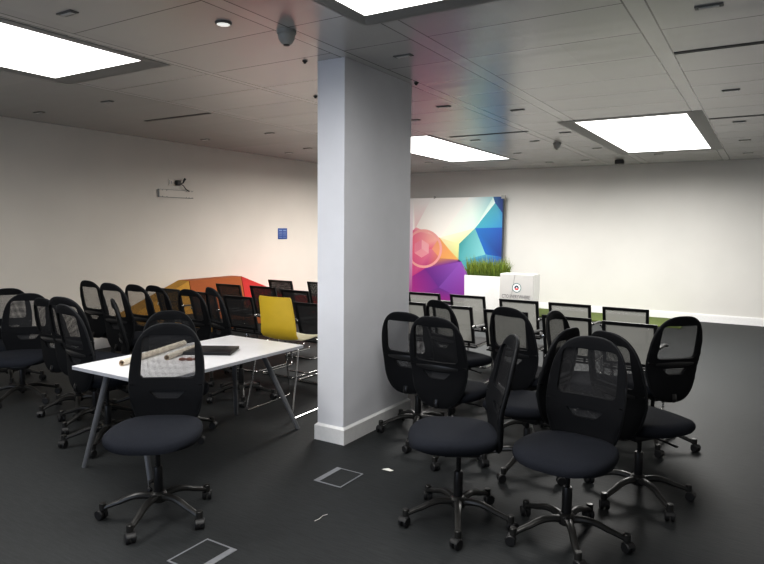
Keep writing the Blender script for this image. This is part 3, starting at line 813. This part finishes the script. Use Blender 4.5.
obj('cable_tail', G().tube([(.04, .03, -.015), (.045, .08, -.04), (.04, .13, -.09), (.03, .20, -.115)], [.006, .006, .007, .009], 8), M['dark_fit'], cb)
sg = thing('wall_sign', 'small square blue sign on the plain wall above the sofa', 'sign', (XL, 8.725, 1.515))
obj('face', G().box((0, -.125, -.098), (.008, .125, .098), bev=.003), M['blue_sign'], sg)
g = G()
for y0, y1 in ((-.10, -.012), (.012, .10)):
    for z0, z1 in ((.045, .07), (.005, .02), (-.03, -.018), (-.07, -.058)): g.box((.008, y0, z0), (.0088, y1, z1))
obj('printing', g, M['sign_white'], sg, 0)

# ------------------------------------------------------------------ ceiling fittings
def fit_geo(w, d):
    return G().loft([[(-w, -d, 0), (w, -d, 0), (w, d, 0), (-w, d, 0)], [(-w, -d, -.006), (w, -d, -.006), (w, d, -.006), (-w, d, -.006)], [(-w * .78, -d * .6, -.006), (w * .78, -d * .6, -.006), (w * .78, d * .6, -.006), (-w * .78, d * .6, -.006)]])
spot = thing('ceiling_spot', '', 'ceiling fitting', (0, 0, CEIL), 0, 'small dark recessed ceiling fittings')
obj('rim', fit_geo(.070, .027), M['spot_rim'], spot, 0)
obj('lens', G().box((-.05, -.013, -.010), (.05, .013, -.0065)), M['spot_lens'], spot, 0)
SP = [(-3.52, 2.21, 'beside the light panel nearest the wall with the outlet'), (-6.86, 3.94, 'nearest the picture edge, close to the plain wall'),
 (-5.66, 3.94, 'just past the end of the light panel nearest the plain wall'), (-6.88, 6.33, 'above the mounting plate on the plain wall'),
 (-5.65, 6.31, 'in the darker ceiling strip behind the long slot, toward the column'), (-6.85, 8.12, 'above the blue sign, close to the plain wall'),
 (-6.2, 7.8, 'faint one between the blue sign and the column top'), (-2.28, 3.96, 'above the column face, before the colourful reflection'),
 (-2.85, 5.78, 'in the pink part of the colourful ceiling reflection'), (-3.5, 6.34, 'at the column edge beside the pink reflection'),
 (-2.27, 6.32, 'at the edge of the blue reflection'), (-3.53, 8.17, 'beside the light panel above the banner'),
 (-2.84, 8.65, 'between the short slot and the smoke detector'), (-3.53, 9.9, 'at the far tip of the light panel above the banner'),
 (-3.49, 11.5, 'over the banner end, near the back wall'), (-2.26, 8.07, 'beside the near corner of the light panel over the turf'),
 (-2.26, 9.83, 'halfway along the light panel over the turf'), (-2.83, 11.45, 'near the back wall, before the black sensor'),
 (-1.57, 11.05, 'behind the far end of the light panel over the turf'), (-.34, 3.93, 'with bright lens past the wide runner, nearest the viewer'),
 (-.34, 6.33, 'past the wide runner, second from the viewer'), (-.34, 8.18, 'past the wide runner, third from the viewer'),
 (-.33, 9.87, 'past the wide runner, fourth from the viewer'), (-.33, 11.53, 'past the wide runner, next to the back wall'),
 (-5.47, 10.5, 'beyond the light panel above the banner'), (-5.59, 11.5, 'last before the back wall above the banner')]
for i, (x, y, l) in enumerate(SP):
    lab = 'small dark ceiling fitting ' + l
    if i == 0: spot.location = (x, y, CEIL); spot['label'] = lab
    else: dup(spot, (x, y, CEIL), 0, lab)
def slot(x0, x1, y, label):
    t = thing('ceiling_slot', label, 'vent', ((x0 + x1) / 2, y, CEIL), 0, 'linear ceiling slots'); w = (x1 - x0) / 2
    obj('slot_channel', G().box((-w, -.018, -.004), (w, .018, .0)), M['dark_fit'], t, 0)
    obj('slot_lip', G().box((-w, .019, -.006), (w, .025, 0)), M['fit_rim'], t, 0)
slot(-6.31, -5.23, 4.885, 'dark linear slot in the ceiling above the wall with the outlet')
slot(-.62, .6, 4.835, 'dark linear ceiling slot past the wide runner, nearer one')
slot(-.62, .6, 7.83, 'dark linear ceiling slot level with the light panel over the turf')
slot(-3.72, -2.63, 7.735, 'dark linear ceiling slot beside the light panel above the banner')
def dome(name, x, y, r, label, m_):
    t = thing(name, label, 'detector', (x, y, CEIL))
    obj('mount', G().lathe([(r, 0), (r, -.02), (r * .9, -.028)], n=24), M[m_], t)
    obj('dome', G().lathe([(r * .85, -.028), (r * .82, -.05), (r * .6, -.075), (r * .3, -.088), (.004, -.09)], n=24), M[m_], t, 80)
    obj('sensor_eye', G().lathe([(r * .35, -.078), (r * .3, -.092), (.003, -.094)], n=14), M['dark_fit'], t)
dome('motion_detector', -2.63, 3.10, .062, 'round grey ceiling detector in front of the column', 'grey_plastic')
dome('smoke_detector', -2.63, 9.0, .058, 'round grey smoke detector near the short slot, beyond the coloured reflection', 'grey_plastic')
t = thing('ceiling_lamp', 'small round white ceiling lamp between panel and detector', 'lamp', (-2.86, 2.79, CEIL))
obj('ring', G().lathe([(.05, .003), (.05, -.008), (.042, -.012)], n=24), M['fit_rim'], t); obj('lens', G().lathe([(.040, -.0125), (.03, -.016), (.004, -.017)], n=24), M['led'], t)
t = thing('wall_sensor', 'small black box sensor on the ceiling close to the back wall', 'sensor', (-2.27, 11.55, CEIL))
obj('housing', G().box((-.075, -.05, -.085), (.075, .05, -.01), bev=.015), M['dark_fit'], t); obj('foot', G().box((-.03, -.03, -.012), (.03, .03, 0)), M['grey_plastic'], t)
for x, y, l in ((-2.98, 3.72, 'small black ceiling peg at the column corner, nearer one'), (-3.68, 4.75, 'small black ceiling peg beside the column, farther one'), (-2.60, 4.74, 'small black ceiling peg tucked by the column inside face')):
    t = thing('ceiling_peg', l, 'peg', (x, y, CEIL), 0, 'black ceiling pegs')
    obj('cap', G().lathe([(.020, 0), (.020, -.006), (.012, -.010), (.010, -.02), (.003, -.022)], n=14), M['dark_fit'], t)

# ------------------------------------------------------------------ floor boxes and scraps
def floor_box(cx, cy, w, d, thick_left, label):
    t = thing('floor_box', label, 'floor box', (cx, cy, 0), 0, 'metal-framed floor boxes'); q = .010; th = .040
    l, r = (th, q) if thick_left else (q, th); z = .004
    g = G().box((-w, -d, .0005), (w, -d + q, z)).box((-w, d - q, .0005), (w, d, z)).box((-w, -d + q, .0005), (-w + l, d - q, z)).box((w - r, -d + q, .0005), (w, d - q, z))
    obj('rim', g, M['floorbox'], t, 0)
    obj('carpet_lid', G().box((-w + l, -d + q, .0005), (w - r, d - q, .003)), M['carpet'], t, 0)
floor_box(-2.325, 3.25, .108, .132, True, 'metal-framed floor box in the carpet near the column')
floor_box(-2.325, 2.08, .108, .132, False, 'metal-framed floor box in front of the lone task chair')
g = G().add([(-.04, -.012, .002), (.035, -.02, .006), (.045, .012, .003), (0, .018, .008), (-.03, .012, .002)], [(0, 1, 3), (1, 2, 3), (0, 3, 4)])
s = obj('paper_scrap', g, M['scrap'], None, 0); s.location = (-2.12, 3.53, 0); tag(s, 'tiny white paper scrap on the carpet beside the column', 'litter')
g = G().tube([(0, -.045, .002), (.008, -.01, .003), (.0, .03, .002), (.012, .06, .002)], .0016, 6)
s = obj('thread', g, M['scrap'], None); s.location = (-2.08, 2.72, 0); tag(s, 'short white thread lying on the carpet between the floor boxes', 'litter')

# ------------------------------------------------------------------ lights, world, camera
PWR = [48, 68, 222, 205]
def area(name, loc, rot, sx, sy, e_, col):
    l = bpy.data.lights.new(name, 'AREA'); l.shape = 'RECTANGLE'; l.size = sx; l.size_y = sy; l.energy = e_; l.color = col
    o = bpy.data.objects.new(name, l); C.objects.link(o); o.location = loc; o.rotation_euler = rot; return o
for (r, d, lab), e_ in zip(LP, PWR):
    o = area('panel_lamp', ((d[0] + d[1]) / 2, (d[2] + d[3]) / 2, CEIL - .008), (0, 0, 0), d[1] - d[0] - .05, d[3] - d[2] - .05, e_, (1, .98, .945)); o.data.spread = math.radians(170)
area('window_daylight', ((WX0 + WX1) / 2, YF - .25, (WZ0 + WZ1) / 2), (-PI / 2 + PI, 0, 0), 3.8, 1.9, 88, (.72, .82, 1.0))
w_ = bpy.data.worlds.new('world'); bpy.context.scene.world = w_; w_.use_nodes = True
w_.node_tree.nodes['Background'].inputs[0].default_value = (.5, .6, .8, 1); w_.node_tree.nodes['Background'].inputs[1].default_value = .4

f = 622.808
Rw = [[0.850765095798889, 0.5254687507543988, 0.009019077054689765], [0.053742759761567026, -0.06991571598042104, -0.9961041654526676], [-0.5227910362119051, 0.8479353658384325, -0.08772199178793525 + .00000000015]]
cam = bpy.data.cameras.new('camera'); co = bpy.data.objects.new('camera', cam); C.objects.link(co)
mx = Matrix(((Rw[0][0], -Rw[1][0], -Rw[2][0], 0), (Rw[0][1], -Rw[1][1], -Rw[2][1], 0), (Rw[0][2], -Rw[1][2], -Rw[2][2], 1.65), (0, 0, 0, 1)))
co.matrix_world = mx
cam.sensor_fit = 'HORIZONTAL'; cam.sensor_width = 36; cam.lens = f * 36 / 764; cam.clip_start = .05
S = bpy.context.scene; S.camera = co
S.view_settings.view_transform = 'Standard'; S.view_settings.exposure = .22; S.view_settings.gamma = .86
S.cycles.max_bounces = 8; S.cycles.transparent_max_bounces = 24; S.cycles.diffuse_bounces = 5
